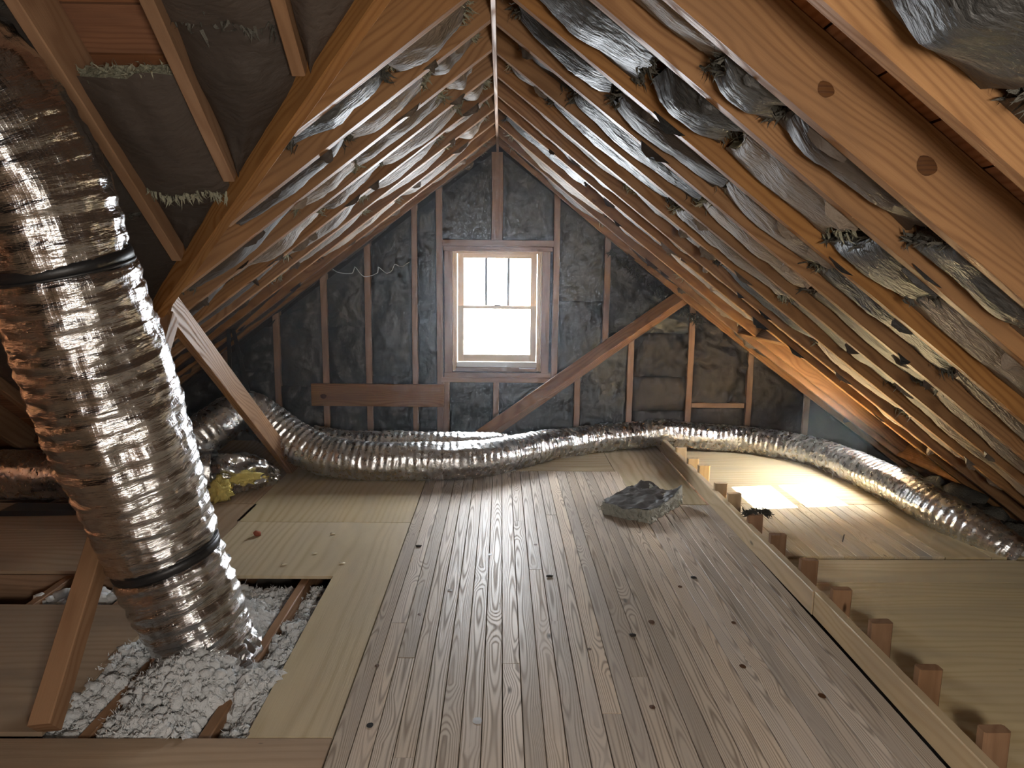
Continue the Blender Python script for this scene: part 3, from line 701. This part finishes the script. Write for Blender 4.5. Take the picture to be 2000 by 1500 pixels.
# --- wall batts
def wallbatt(x0, x1, z0, z1, label, mat=K_WALL, wr=.010, bulge=.03, slope=True, nx=22):
    nz = max(8, int((z1-z0)/.03)); sd = R.rand(3)*50
    U, W = np.meshgrid(np.linspace(0, 1, nz), np.linspace(0, 1, nx), indexing='ij')
    X = x0+(x1-x0)*W
    top = np.minimum(z1, HR-T*np.abs(X)+.02) if slope else z1+0*X
    Z = z0+(np.maximum(top, z0+.02)-z0)*U
    q = np.stack([X*5+sd[0], Z*5+sd[1], X*0+sd[2]], -1)
    wrp = fbm(q*.6, 2)
    wr = wr*1.6
    d = bulge*np.sin(np.pi*W)**.5*np.sin(np.pi*np.clip(U, .02, .98))**.35+wr*ridged(q+wrp[..., None]*.7, 3)+wr*.7*fbm(q*2.3, 2)
    Y = YW+.045-np.clip(d, -.02, .075)
    o = link('wall_batt', grid('wall_batt', np.stack([X, Y, Z], -1).reshape(-1, 3), nz, nx), mat, smooth=True)
    return tag(o, label, 'insulation batt', 'gable wall insulation batts')
LB = [(-3.0, -2.48), (-2.42, -2.015), (-1.955, -1.58), (-1.52, -1.185), (-1.125, -.762), (-.708, -.54)]
ln = ['in the far left corner', 'left of the horizontal board', 'behind the left end of the horizontal board', 'behind the middle of the horizontal board', 'behind the right end of the horizontal board', 'in the narrow bay left of the window']
seams = [[.25], [.62], [.5, .95], [.45, 1.05], [.6, 1.25], [.5, 1.2]]
for (a, b), nm, ss in zip(LB, ln, seams):
    zs = [-.15]+ss+[2.6]
    for j, (c, d) in enumerate(zip(zs, zs[1:])):
        if c > HR-T*min(abs(a), abs(b))-.08: continue
        pos = 'lower' if j == 0 else ('upper' if j == len(zs)-2 else 'middle')
        wallbatt(a, b, c-.004, d+.004, f'{pos} dark wall batt {nm}', wr=.010 if j else .018)
wallbatt(-.485, -.055, 1.84, 2.6, 'dark wall batt above the window, left of the ridge stud', wr=.004, bulge=.02)
wallbatt(.055, .505, 1.84, 2.6, 'dark wall batt above the window, right of the ridge stud', wr=.005, bulge=.02)
wallbatt(-.42, -.03, -.15, .545, 'dark wall batt under the left half of the window', wr=.010)
wallbatt(.03, .715, -.15, .545, 'dark wall batt under the right half of the window', wr=.010)
wallbatt(.56, .962, 1.30, 2.4, 'upper dark wall batt just right of the window', wr=.006)
wallbatt(.56, .962, .56, 1.292, 'glossy creased wall batt just right of the window', wr=.010)
wallbatt(1.02, 1.75, 1.02, 2.0, 'wrinkled wall batt above the top of the brace', wr=.016, bulge=.04)
wallbatt(.775, 1.2, -.15, .98, 'wrinkled wall batt below the middle of the brace', wr=.012)
wallbatt(1.256, 1.75, .62, 1.01, 'bulging brown wall batt below the top of the brace', K_BRN, wr=.022, bulge=.05)
wallbatt(1.256, 1.75, .30, .615, 'round bulging brown wall batt in the middle, right of the brace', K_BRN, wr=.02, bulge=.06)
wallbatt(1.256, 1.75, -.15, .295, 'lowest brown wall batt right of the brace', K_BRN, wr=.016, bulge=.05)
wallbatt(1.806, 2.307, .38, 1.3, 'brown crumpled wall batt above the thin horizontal block', K_BRN, wr=.02, bulge=.05)
wallbatt(1.806, 2.307, -.15, .325, 'brown wall batt under the thin horizontal block', K_BRN, wr=.012, bulge=.04)
wallbatt(2.363, 2.852, -.15, .9, 'brown wall batt in the last tall bay at the right eave', K_BRN, wr=.01, bulge=.04)
wallbatt(2.908, 3.5, -.15, .5, 'dark wall batt in the right corner by the eave', K_BRN, wr=.01)
# torn wool along the roof line above the brace
V, F = [], []
for t in np.linspace(0, 1, 90):
    x = 1.0+.85*t; p = np.array([[x, YW-.02, HR-T*x-.05-.07*R.rand()]])
    strands(V, F, p, 7, .06, (0, -.5, -1), .7, .005)
o = link('torn_wool', mesh('torn_wool', V, F), WOOLD); tag(o, 'strip of torn dark glass wool under the rafters above the brace', 'insulation', kind='stuff')

# --- flexible ducts
def catmull(P, step):
    P = [np.array(p, float) for p in P]; P = [2*P[0]-P[1]]+P+[2*P[-1]-P[-2]]; out = []
    for i in range(1, len(P)-2):
        a, b, c, d = P[i-1:i+3]; n = max(2, int(np.linalg.norm(c[:3]-b[:3])/step))
        for k in range(n):
            t = k/n; out.append(.5*((2*b)+(-a+c)*t+(2*a-5*b+4*c-d)*t*t+(-a+3*b-3*c+d)*t**3))
    out.append(P[-2]); return np.array(out)
def tube(name, pts, step, nr, disp, mat, parent=None, cap=False, squash=1.0):
    """pts rows: x y z radius"""
    S = catmull(pts, step); C = S[:, :3]; rad = S[:, 3]
    Tn = np.gradient(C, axis=0); Tn /= np.linalg.norm(Tn, axis=1)[:, None]
    s = np.concatenate([[0], np.cumsum(np.linalg.norm(np.diff(C, axis=0), axis=1))])
    up = np.array([0, -1, .3]) if abs(Tn[0][2]) > .7 else np.array([0, 0, 1.])
    N1 = []; q = up
    for t in Tn:
        q = q-t*q.dot(t); q /= np.linalg.norm(q); N1.append(q.copy())
    N1 = np.array(N1); N2 = np.cross(Tn, N1)
    th = np.linspace(0, 2*np.pi, nr, endpoint=False)
    TH, SS = np.meshgrid(th, s); RR = rad[:, None]*np.ones_like(TH)
    RR = RR+disp(TH, SS, RR)
    V = C[:, None, :]+RR[..., None]*(np.cos(TH)[..., None]*N1[:, None, :]*squash+np.sin(TH)[..., None]*N2[:, None, :])
    ns = len(s); me = grid(name, V.reshape(-1, 3), ns, nr, True)
    uvl = me.uv_layers.new(name='UVMap'); uv = np.zeros((len(me.loops), 2)); li = np.zeros(len(me.loops), int); me.loops.foreach_get('vertex_index', li)
    uv[:, 0] = (TH.ravel()*rad.mean())[li]; uv[:, 1] = (SS.ravel())[li]
    # seam: last column of faces wraps
    fi = np.arange(len(me.loops)).reshape(-1, 4); col = li[fi] % nr
    m = (col.max(1)-col.min(1)) > nr/2; w = uv[fi[m]]; c = col[m]; w[..., 0][c == 0] += 2*np.pi*rad.mean(); uv[fi[m].ravel()] = w.reshape(-1, 2)
    uvl.data.foreach_set('uv', uv.ravel())
    o = link(name, me, mat, parent, smooth=True)
    return o, C, Tn, s
def wrinkle(a_ring, a_long, pitch, dense, sd, pinch=()):
    def f(TH, S, RR):
        c, si = np.cos(TH), np.sin(TH)
        q = np.stack([c*1.1+sd, si*1.1+sd*2, S*dense], -1)
        ring = ridged(q+.25*fbm(q*.5, 2)[..., None], 4)
        q2 = np.stack([c*3+sd, si*3, S*dense*.22], -1); lng = fbm(q2, 3)
        hel = np.sin(2*np.pi*S/pitch+TH)
        d = a_ring*ring*.6+a_long*lng+hel*a_ring*.32
        for (p, w, dep) in pinch: d = d-dep*np.exp(-((S-p)/w)**2)
        return d
    return f
big = empty('large_flex_duct', (-1.17, 2.75, -.1)); tag(big, 'huge silver foil flexible duct rising from the loose fill opening', 'duct')
bp = [(-1.10, 2.745, -.10, .168), (-1.16, 2.745, .02, .176), (-1.225, 2.735, .20, .196), (-1.30, 2.72, .45, .207), (-1.345, 2.68, .70, .226), (-1.382, 2.62, .95, .236), (-1.435, 2.55, 1.29, .236), (-1.475, 2.48, 1.60, .230), (-1.525, 2.42, 1.86, .236), (-1.64, 2.33, 2.10, .24), (-1.85, 2.22, 2.26, .24), (-2.1, 2.1, 2.3, .24)]
bo, C, Tn, s = tube('foil_sleeve', bp, .0045, 150, wrinkle(.010, .008, .062, 17, 4.2, pinch=((.55, .03, .016), (1.74, .03, .014))), FOIL, big)
def strap(C, Tn, s, pos, r, w, parent, tilt=0):
    i = int(np.argmin(np.abs(s-pos))); c = C[i]; t = Tn[i]
    n = np.cross(t, (0, 1, 0)); n /= np.linalg.norm(n); b = np.cross(t, n)
    V, F = [], []; k = 48
    for j in range(k):
        a = 2*np.pi*j/k; d = np.cos(a)*n+np.sin(a)*b
        for (rr, o_) in ((r, -w/2), (r+.006, -w/2), (r+.009, 0), (r+.006, w/2), (r, w/2)): V.append(tuple(c+d*rr+t*(o_+tilt*math.sin(a))))
    for j in range(k):
        for q in range(5): F.append((j*5+q, j*5+(q+1) % 5, ((j+1) % k)*5+(q+1) % 5, ((j+1) % k)*5+q))
    return link('strap', mesh('strap', V, F), BLACK, parent, smooth=True)
strap(C, Tn, s, .55, .200, .036, big); strap(C, Tn, s, .572, .202, .012, big, .004)
strap(C, Tn, s, 1.74, .224, .040, big); strap(C, Tn, s, 1.715, .226, .012, big, .004)
# torn foil skirt at the foot
V, F = [], []
for j in range(26):
    a = 2*math.pi*j/26+R.rand()*.1; r0 = .165; L = .03+.04*R.rand(); b = len(V)
    for t in range(4):
        tt = t/3; rr = r0+L*tt; z = .05-.05*tt**1.3+.02*R.rand(); wd = (.018-.012*tt)
        for sgn in (-1, 1): V.append((-1.165+math.cos(a+sgn*wd/r0)*rr, 2.745+math.sin(a+sgn*wd/r0)*rr, z+.012*sgn*R.rand()))
    for t in range(3): F.append((b+2*t, b+2*t+1, b+2*t+3, b+2*t+2))
link('torn_foil', mesh('torn_foil', V, F), FOIL2, big)

sm = empty('flex_duct', (-.3, 5.2, 0)); tag(sm, 'long silver flexible duct snaking along the gable wall to the right eave', 'duct')
sp = [(-2.28, 4.83, .20, .155), (-2.17, 4.90, .30, .15), (-2.03, 5.05, .42, .15), (-1.93, 5.22, .505, .138), (-1.84, 5.28, .50, .145), (-1.70, 5.30, .395, .15), (-1.52, 5.27, .27, .15), (-1.27, 5.22, .17, .148), (-1.0, 5.19, .146, .144), (-.78, 5.18, .143, .142), (-.5, 5.19, .143, .142), (-.24, 5.22, .142, .140), (.0, 5.35, .14, .138), (.18, 5.52, .135, .134), (.5, 5.82, .125, .125), (.9, 6.06, .122, .12), (1.25, 6.14, .13, .118), (1.48, 6.14, .165, .115), (1.72, 6.14, .135, .115), (2.15, 6.10, .115, .114), (2.48, 5.88, .115, .116), (2.67, 5.55, .115, .118), (2.75, 5.05, .118, .12), (2.78, 4.6, .118, .122), (2.80, 4.3, .10, .122), (2.88, 4.0, .06, .115), (3.0, 3.75, -.02, .10)]
o2, C2, T2, s2 = tube('foil_sleeve', sp, .007, 72, wrinkle(.0062, .005, .05, 15, 9.1), FOIL2, sm)
k = int(np.argmin(np.linalg.norm(C2-np.array((-1.90, 5.25, .505)), axis=1))); strap(C2, T2, s2, s2[k], .142, .045, sm)
hang = [(-1.905, 5.25, .64), (-1.91, 5.24, .80), (-1.93, 5.21, 1.12)]
for q in (-.05, .06):
    beam('hanger', (-1.905+q*1.3, 5.25, .58), (-1.93+q*.3, 5.21, 1.12), .03, .003, BLACK, up=(0, -1, 0), parent=sm, ch=.0005)
sb = empty('flex_duct', (-.5, 5.5, 0)); tag(sb, 'shorter silver duct lying behind the long duct under the window', 'duct')
tube('foil_sleeve', [(-1.45, 5.52, .20, .13), (-1.1, 5.56, .15, .13), (-.7, 5.58, .15, .13), (-.3, 5.62, .14, .125), (.02, 5.74, .12, .115), (.2, 5.86, .08, .08)], .007, 72, wrinkle(.0062, .005, .05, 15, 3.1), FOIL2, sb)
lh = empty('flex_duct', (-3, 4.7, 0)); tag(lh, 'silver duct lying flat on the floor at the far left', 'duct')
tube('foil_sleeve', [(-4.2, 4.72, .165, .165), (-3.3, 4.70, .165, .165), (-2.77, 4.70, .165, .165), (-2.4, 4.72, .165, .165), (-2.05, 4.75, .17, .165), (-1.92, 4.77, .17, .155)], .008, 72, wrinkle(.004, .004, .17, 9, 6.4), FOIL2, lh)
# torn sleeve end with yellow wool
tb = empty('torn_duct_sleeve', (-1.8, 4.9, 0)); tag(tb, 'crushed silver sleeve on the floor with yellow wool spilling out', 'duct sleeve')
def crumple(TH, S, RR):
    q = np.stack([np.cos(TH)*1.6, np.sin(TH)*1.6, S*7], -1); return .03*ridged(q, 3)+.03*fbm(q*1.7, 2)
so, *_ = tube('foil_sleeve', [(-1.99, 4.80, .15, .135), (-1.90, 4.85, .15, .145), (-1.80, 4.92, .13, .14), (-1.69, 5.02, .085, .10), (-1.61, 5.09, .04, .04)], .008, 64, crumple, FOIL2, tb, squash=.8)
def lump(name, c, r, mat, parent=None, sub=3, amp=.35, fr=9, sq=(1, 1, 1)):
    bm = bmesh.new(); bmesh.ops.create_icosphere(bm, subdivisions=sub, radius=1)
    P = np.array([v.co[:] for v in bm.verts]); d = 1+amp*fbm(P*fr*.25+np.array(c)*13, 3)
    for v, k, p in zip(bm.verts, d, P): v.co = (c[0]+p[0]*r*k*sq[0], c[1]+p[1]*r*k*sq[1], c[2]+p[2]*r*k*sq[2])
    me = bpy.data.meshes.new(name); bm.to_mesh(me); bm.free()
    return link(name, me, mat, parent, smooth=True)
lump('yellow_wool', (-1.85, 4.66, .07), .10, YWOOL, tb, 3, .6, 12, (.7, .55, .8))
lump('yellow_wool', (-1.74, 4.78, .13), .085, YWOOL, tb, 3, .6, 12, (1.3, .7, .5))
lump('yellow_wool', (-1.665, 4.93, .085), .045, YWOOL, tb, 3, .5, 12, (1.2, .7, .6))

# --- loose white fill in the opening
def clumps(name, spots, mat, label, parent=None, seed=1, sub=2):
    bm = bmesh.new(); bmesh.ops.create_icosphere(bm, subdivisions=sub, radius=1)
    S = np.array([v.co[:] for v in bm.verts]); FF = np.array([[v.index for v in f.verts] for f in bm.faces]); bm.free()
    V = []; F = []; b = 0
    for (x, y, z, r) in spots:
        d = 1+.45*fbm(S*2.2+np.array((x, y, z))*31, 3)+.28*ridged(S*3.6+x*17, 2)
        V.append(np.array((x, y, z))+S*d[:, None]*r*np.array((1, 1, .8))); F.append(FF+b); b += len(S)
    V = np.concatenate(V); F = np.concatenate(F)
    o = link(name, mesh(name, V.tolist(), [tuple(f) for f in F.tolist()]), mat, parent, smooth=True)
    return tag(o, label, 'insulation', kind='stuff')
rs = np.random.RandomState(5); spots = []
def bed(x, y):
    h = -.048+.05*float(fbm(np.array([x*5.1, y*5.1, 2.2]), 2))
    h += .10*math.exp(-(((x+1.12)/.28)**2+((y-2.52)/.2)**2))
    for jx in (-.96, -1.366):
        h -= .05*math.exp(-((x-jx)/.03)**2)
    h -= .06*math.exp(-(((x+.93)/.09)**2+((y-2.3)/.1)**2))
    return h
for _ in range(1700):
    x = -1.52+rs.rand()*.72; y = 2.2+rs.rand()*1.26; r = .005+.016*rs.rand()**2
    if (x+1.165)**2+(y-2.745)**2 < .165**2: continue
    if -.985 < x < -.935 and rs.rand() < .85: continue
    if -1.39 < x < -1.345 and rs.rand() < .75: continue
    spots.append((x, y, bed(x, y)-.002+rs.rand()*.014, r))
lf = clumps('loose_fill', spots, LOOSE, 'white fluffy loose fill insulation heaped between joists around the big duct')
gx, gy = 220, 390
GX, GY = np.meshgrid(np.linspace(-1.54, -.80, gx), np.linspace(2.17, 3.475, gy), indexing='ij')
BH = np.array([[bed(GX[i, j], GY[i, j]) for j in range(gy)] for i in range(gx)])
Q = np.stack([GX*17, GY*17, GX*0+1.7], -1)
bil = 1-np.abs(vn(Q))*2; bil2 = 1-np.abs(vn(Q*2.1+5))*2; bil3 = 1-np.abs(vn(Q*4.6+9))*2
bil4 = 1-np.abs(vn(Q*9.3+3))*2; H = BH-.03+.026*bil+.014*bil2+.008*bil3+.004*bil4+.010*fbm(Q*.5, 2)
V, F = [], []
strands(V, F, np.array([sp_[:3] for sp_ in spots])+np.array((0, 0, .006)), 7000, .018, (0, 0, .7), .8, .0016)
link('fill_fibres', mesh('fill_fibres', V, F), LOOSE, lf)
link('fill_surface', grid('fill_surface', np.stack([GX+.006*bil2, GY+.006*bil3, H], -1).reshape(-1, 3), gx, gy), LOOSE, lf, smooth=True)
sp2 = [(-1.98+rs.normal(0, .09), 3.30+rs.normal(0, .05), -.09+.05*rs.rand()-.0, .012+.022*rs.rand()) for _ in range(90)]+[(-1.70+rs.normal(0, .04), 3.32+rs.normal(0, .04), -.1+.04*rs.rand(), .012+.016*rs.rand()) for _ in range(25)]
clumps('loose_fill', sp2, LOOSE, 'small heap of white loose fill in the floor gap at left')
sp3 = [(3.12+rs.normal(0, .05), 3.80+rs.normal(0, .06), .0+.05*rs.rand(), .012+.022*rs.rand()) for _ in range(60)]
clumps('loose_fill', sp3, LOOSE, 'small heap of white loose fill at the right eave')
# dark wool stuffed along the right eave
ev = []
for k, (x, y, r) in enumerate([(3.08, 4.05, .10), (3.12, 4.3, .13), (3.16, 4.6, .14), (3.2, 4.95, .12), (3.14, 3.95, .11), (3.25, 3.7, .12), (3.2, 5.3, .1), (3.02, 4.2, .08), (3.3, 3.3, .13), (3.3, 2.9, .13), (3.3, 2.5, .13)]):
    o = lump('eave_wool', (x, y, .02), r, WOOLD, None, 3, .5, 9, (1, 1.5, .7)); tag(o, f'dusty grey wad of glass wool, {ORD[k]} along the right eave', 'insulation', 'wool wads stuffed along the right eave')

# --- batt scrap on the planks
fb = empty('batt_scrap', (.98, 4.55, 0)); tag(fb, 'torn scrap of brown paper faced batt lying on the planks', 'insulation scrap')
cs = [np.array(p) for p in ((.70, 4.42), (.985, 4.25), (1.27, 4.62), (1.02, 4.84))]
nu = 30
def fbp(u, v, z): return (1-u)*(1-v)*cs[0]+u*(1-v)*cs[1]+u*v*cs[2]+(1-u)*v*cs[3]
top = []; bot = []
for i in range(nu):
    for j in range(nu):
        u, v = i/(nu-1), j/(nu-1); p = fbp(u, v, 0); e = .02*fbm(np.array([u*6, v*6, 1.]), 2)
        z = .075+.014*ridged(np.array([u*4, v*4, 5.5]), 3)+.01*fbm(np.array([u*9, v*9, 4.]), 2)
        if v > .9 and u < .8: z += .03*(v-.9)*10*(1+math.sin(u*9))*.5
        if v > .8 and u > .8: z += .05*(v-.8)*5*(u-.8)*5
        top.append((p[0]+e, p[1]+e, float(z)))
        bot.append((p[0]+float(.012*rs.rand()), p[1]+float(.012*rs.rand()), float(z)-.008))
link('paper_facing', grid('paper_facing', np.array(top), nu, nu), K_BRN, fb, smooth=True)
V = list(bot); F = []
for i in range(nu-1):
    for j in range(nu-1): F.append((i*nu+j, i*nu+j+1, (i+1)*nu+j+1, (i+1)*nu+j))
edge = [i*nu for i in range(nu)]+[(nu-1)*nu+j for j in range(1, nu)]+[i*nu+nu-1 for i in range(nu-2, -1, -1)]+[j for j in range(nu-2, 0, -1)]
lay = [edge]
for l in range(1, 6):
    row = []
    for e in edge:
        x, y, z = bot[e]; row.append(len(V)); V.append((x+rs.normal(0, .006), y+rs.normal(0, .006), max(.001, z*(1-l/5))))
    lay.append(row)
for a, b in zip(lay, lay[1:]):
    for k in range(len(a)): q = (k+1) % len(a); F.append((a[k], b[k], b[q], a[q]))
strands(V, F, [V[k] for k in lay[2]+lay[3]], 500, .018, (.4, -.6, -.2), .9, .003)
link('glass_wool', mesh('glass_wool', V, F), plain('scrap_wool', (.42, .42, .36), .95, bumpscale=120, bstr=1, vary=.5), fb)
# wool tuft draped on a stub
V, F = [], []
for k in range(60):
    a = math.pi*rs.rand(); strands(V, F, [(1.555+.06*math.cos(a), 3.965+.03*rs.rand(), .165+.022*math.sin(a))], 4, .03, (math.cos(a), 0, -.6), .6, .004)
o = link('wool_tuft', mesh('wool_tuft', V, F), WOOLD); tag(o, 'dark wool tuft draped over one sawn off stub', 'insulation')

# --- wire, string, debris
def cable(name, pts, r, mat, label, cat):
    o, *_ = tube(name, [(*p, r) for p in pts], .02, 6, lambda a, b, c: 0*a, mat); return tag(o, label, cat)
yw = 6.36
cable('cable', [(-1.98, 5.3, 1.70), (-1.86, 5.9, 1.56), (-1.68, yw, 1.53), (-1.52, yw, 1.60), (-1.40, yw, 1.535), (-1.27, yw, 1.53), (-1.25, yw, 1.585), (-1.17, yw, 1.50), (-1.05, yw, 1.535), (-1.045, yw, 1.585), (-.97, yw, 1.53), (-.92, yw, 1.56), (-.90, yw, 1.61), (-.84, yw, 1.59), (-.77, yw, 1.63)], .0035, WIRE, 'thin white wire looping across the studs left of the window', 'wire')
cable('string', [(2.66, 5.35, .12), (2.62, 5.28, .06), (2.60, 5.25, .005)], .0012, WIRE, 'thin pale thread hanging from the right duct to the floor', 'thread')
o = lump('rust_scrap', (-1.385, 4.02, .012), .02, plain('rust', (.22, .05, .02), .8), None, 2, .4, 8); tag(o, 'small rust red scrap on the left plywood', 'debris')
chip = plain('pale_chip', (.7, .63, .48), .8)
for k, (x, y, nm) in enumerate([(-1.90, 4.50, 'behind the torn sleeve'), (-.98, 3.75, 'near the plywood seam'), (-.80, 3.62, 'above the opening corner'), (-.95, 4.05, 'in the middle of the left plywood'), (-1.10, 3.60, 'close to the opening')]):
    o = lump('wood_chip', (x, y, .004), .012, chip, None, 1, .5, 6, (1.6, .8, .35)); tag(o, f'tiny pale wood chip {nm}', 'debris')
for k, (x, y, nm) in enumerate([(-.42, 3.86, 'near the left edge of the planks'), (.30, 3.46, 'in the middle of the planks'), (.62, 2.86, 'right of the middle on the planks'), (1.05, 3.45, 'close to the rail')]):
    o = lump('dark_chip', (x, y, .005), .015, plain('dark_chip', (.02, .018, .016), .9), None, 1, .5, 6, (1.2, .8, .4)); tag(o, f'tiny dark chip {nm}', 'debris')
o = beam('nail', (2.06, 3.96, .002), (2.065, 3.955, .05), .006, .006, METALN, up=(1, 0, 0)); tag(o, 'bent nail standing in the right hand planks', 'nail')
o = slab('black_plastic', [(-3.1, 4.33), (-2.55, 4.36), (-2.5, 4.46), (-3.1, 4.5)], .0, .035, BLACK); tag(o, 'black plastic scrap in front of the far left duct', 'scrap')
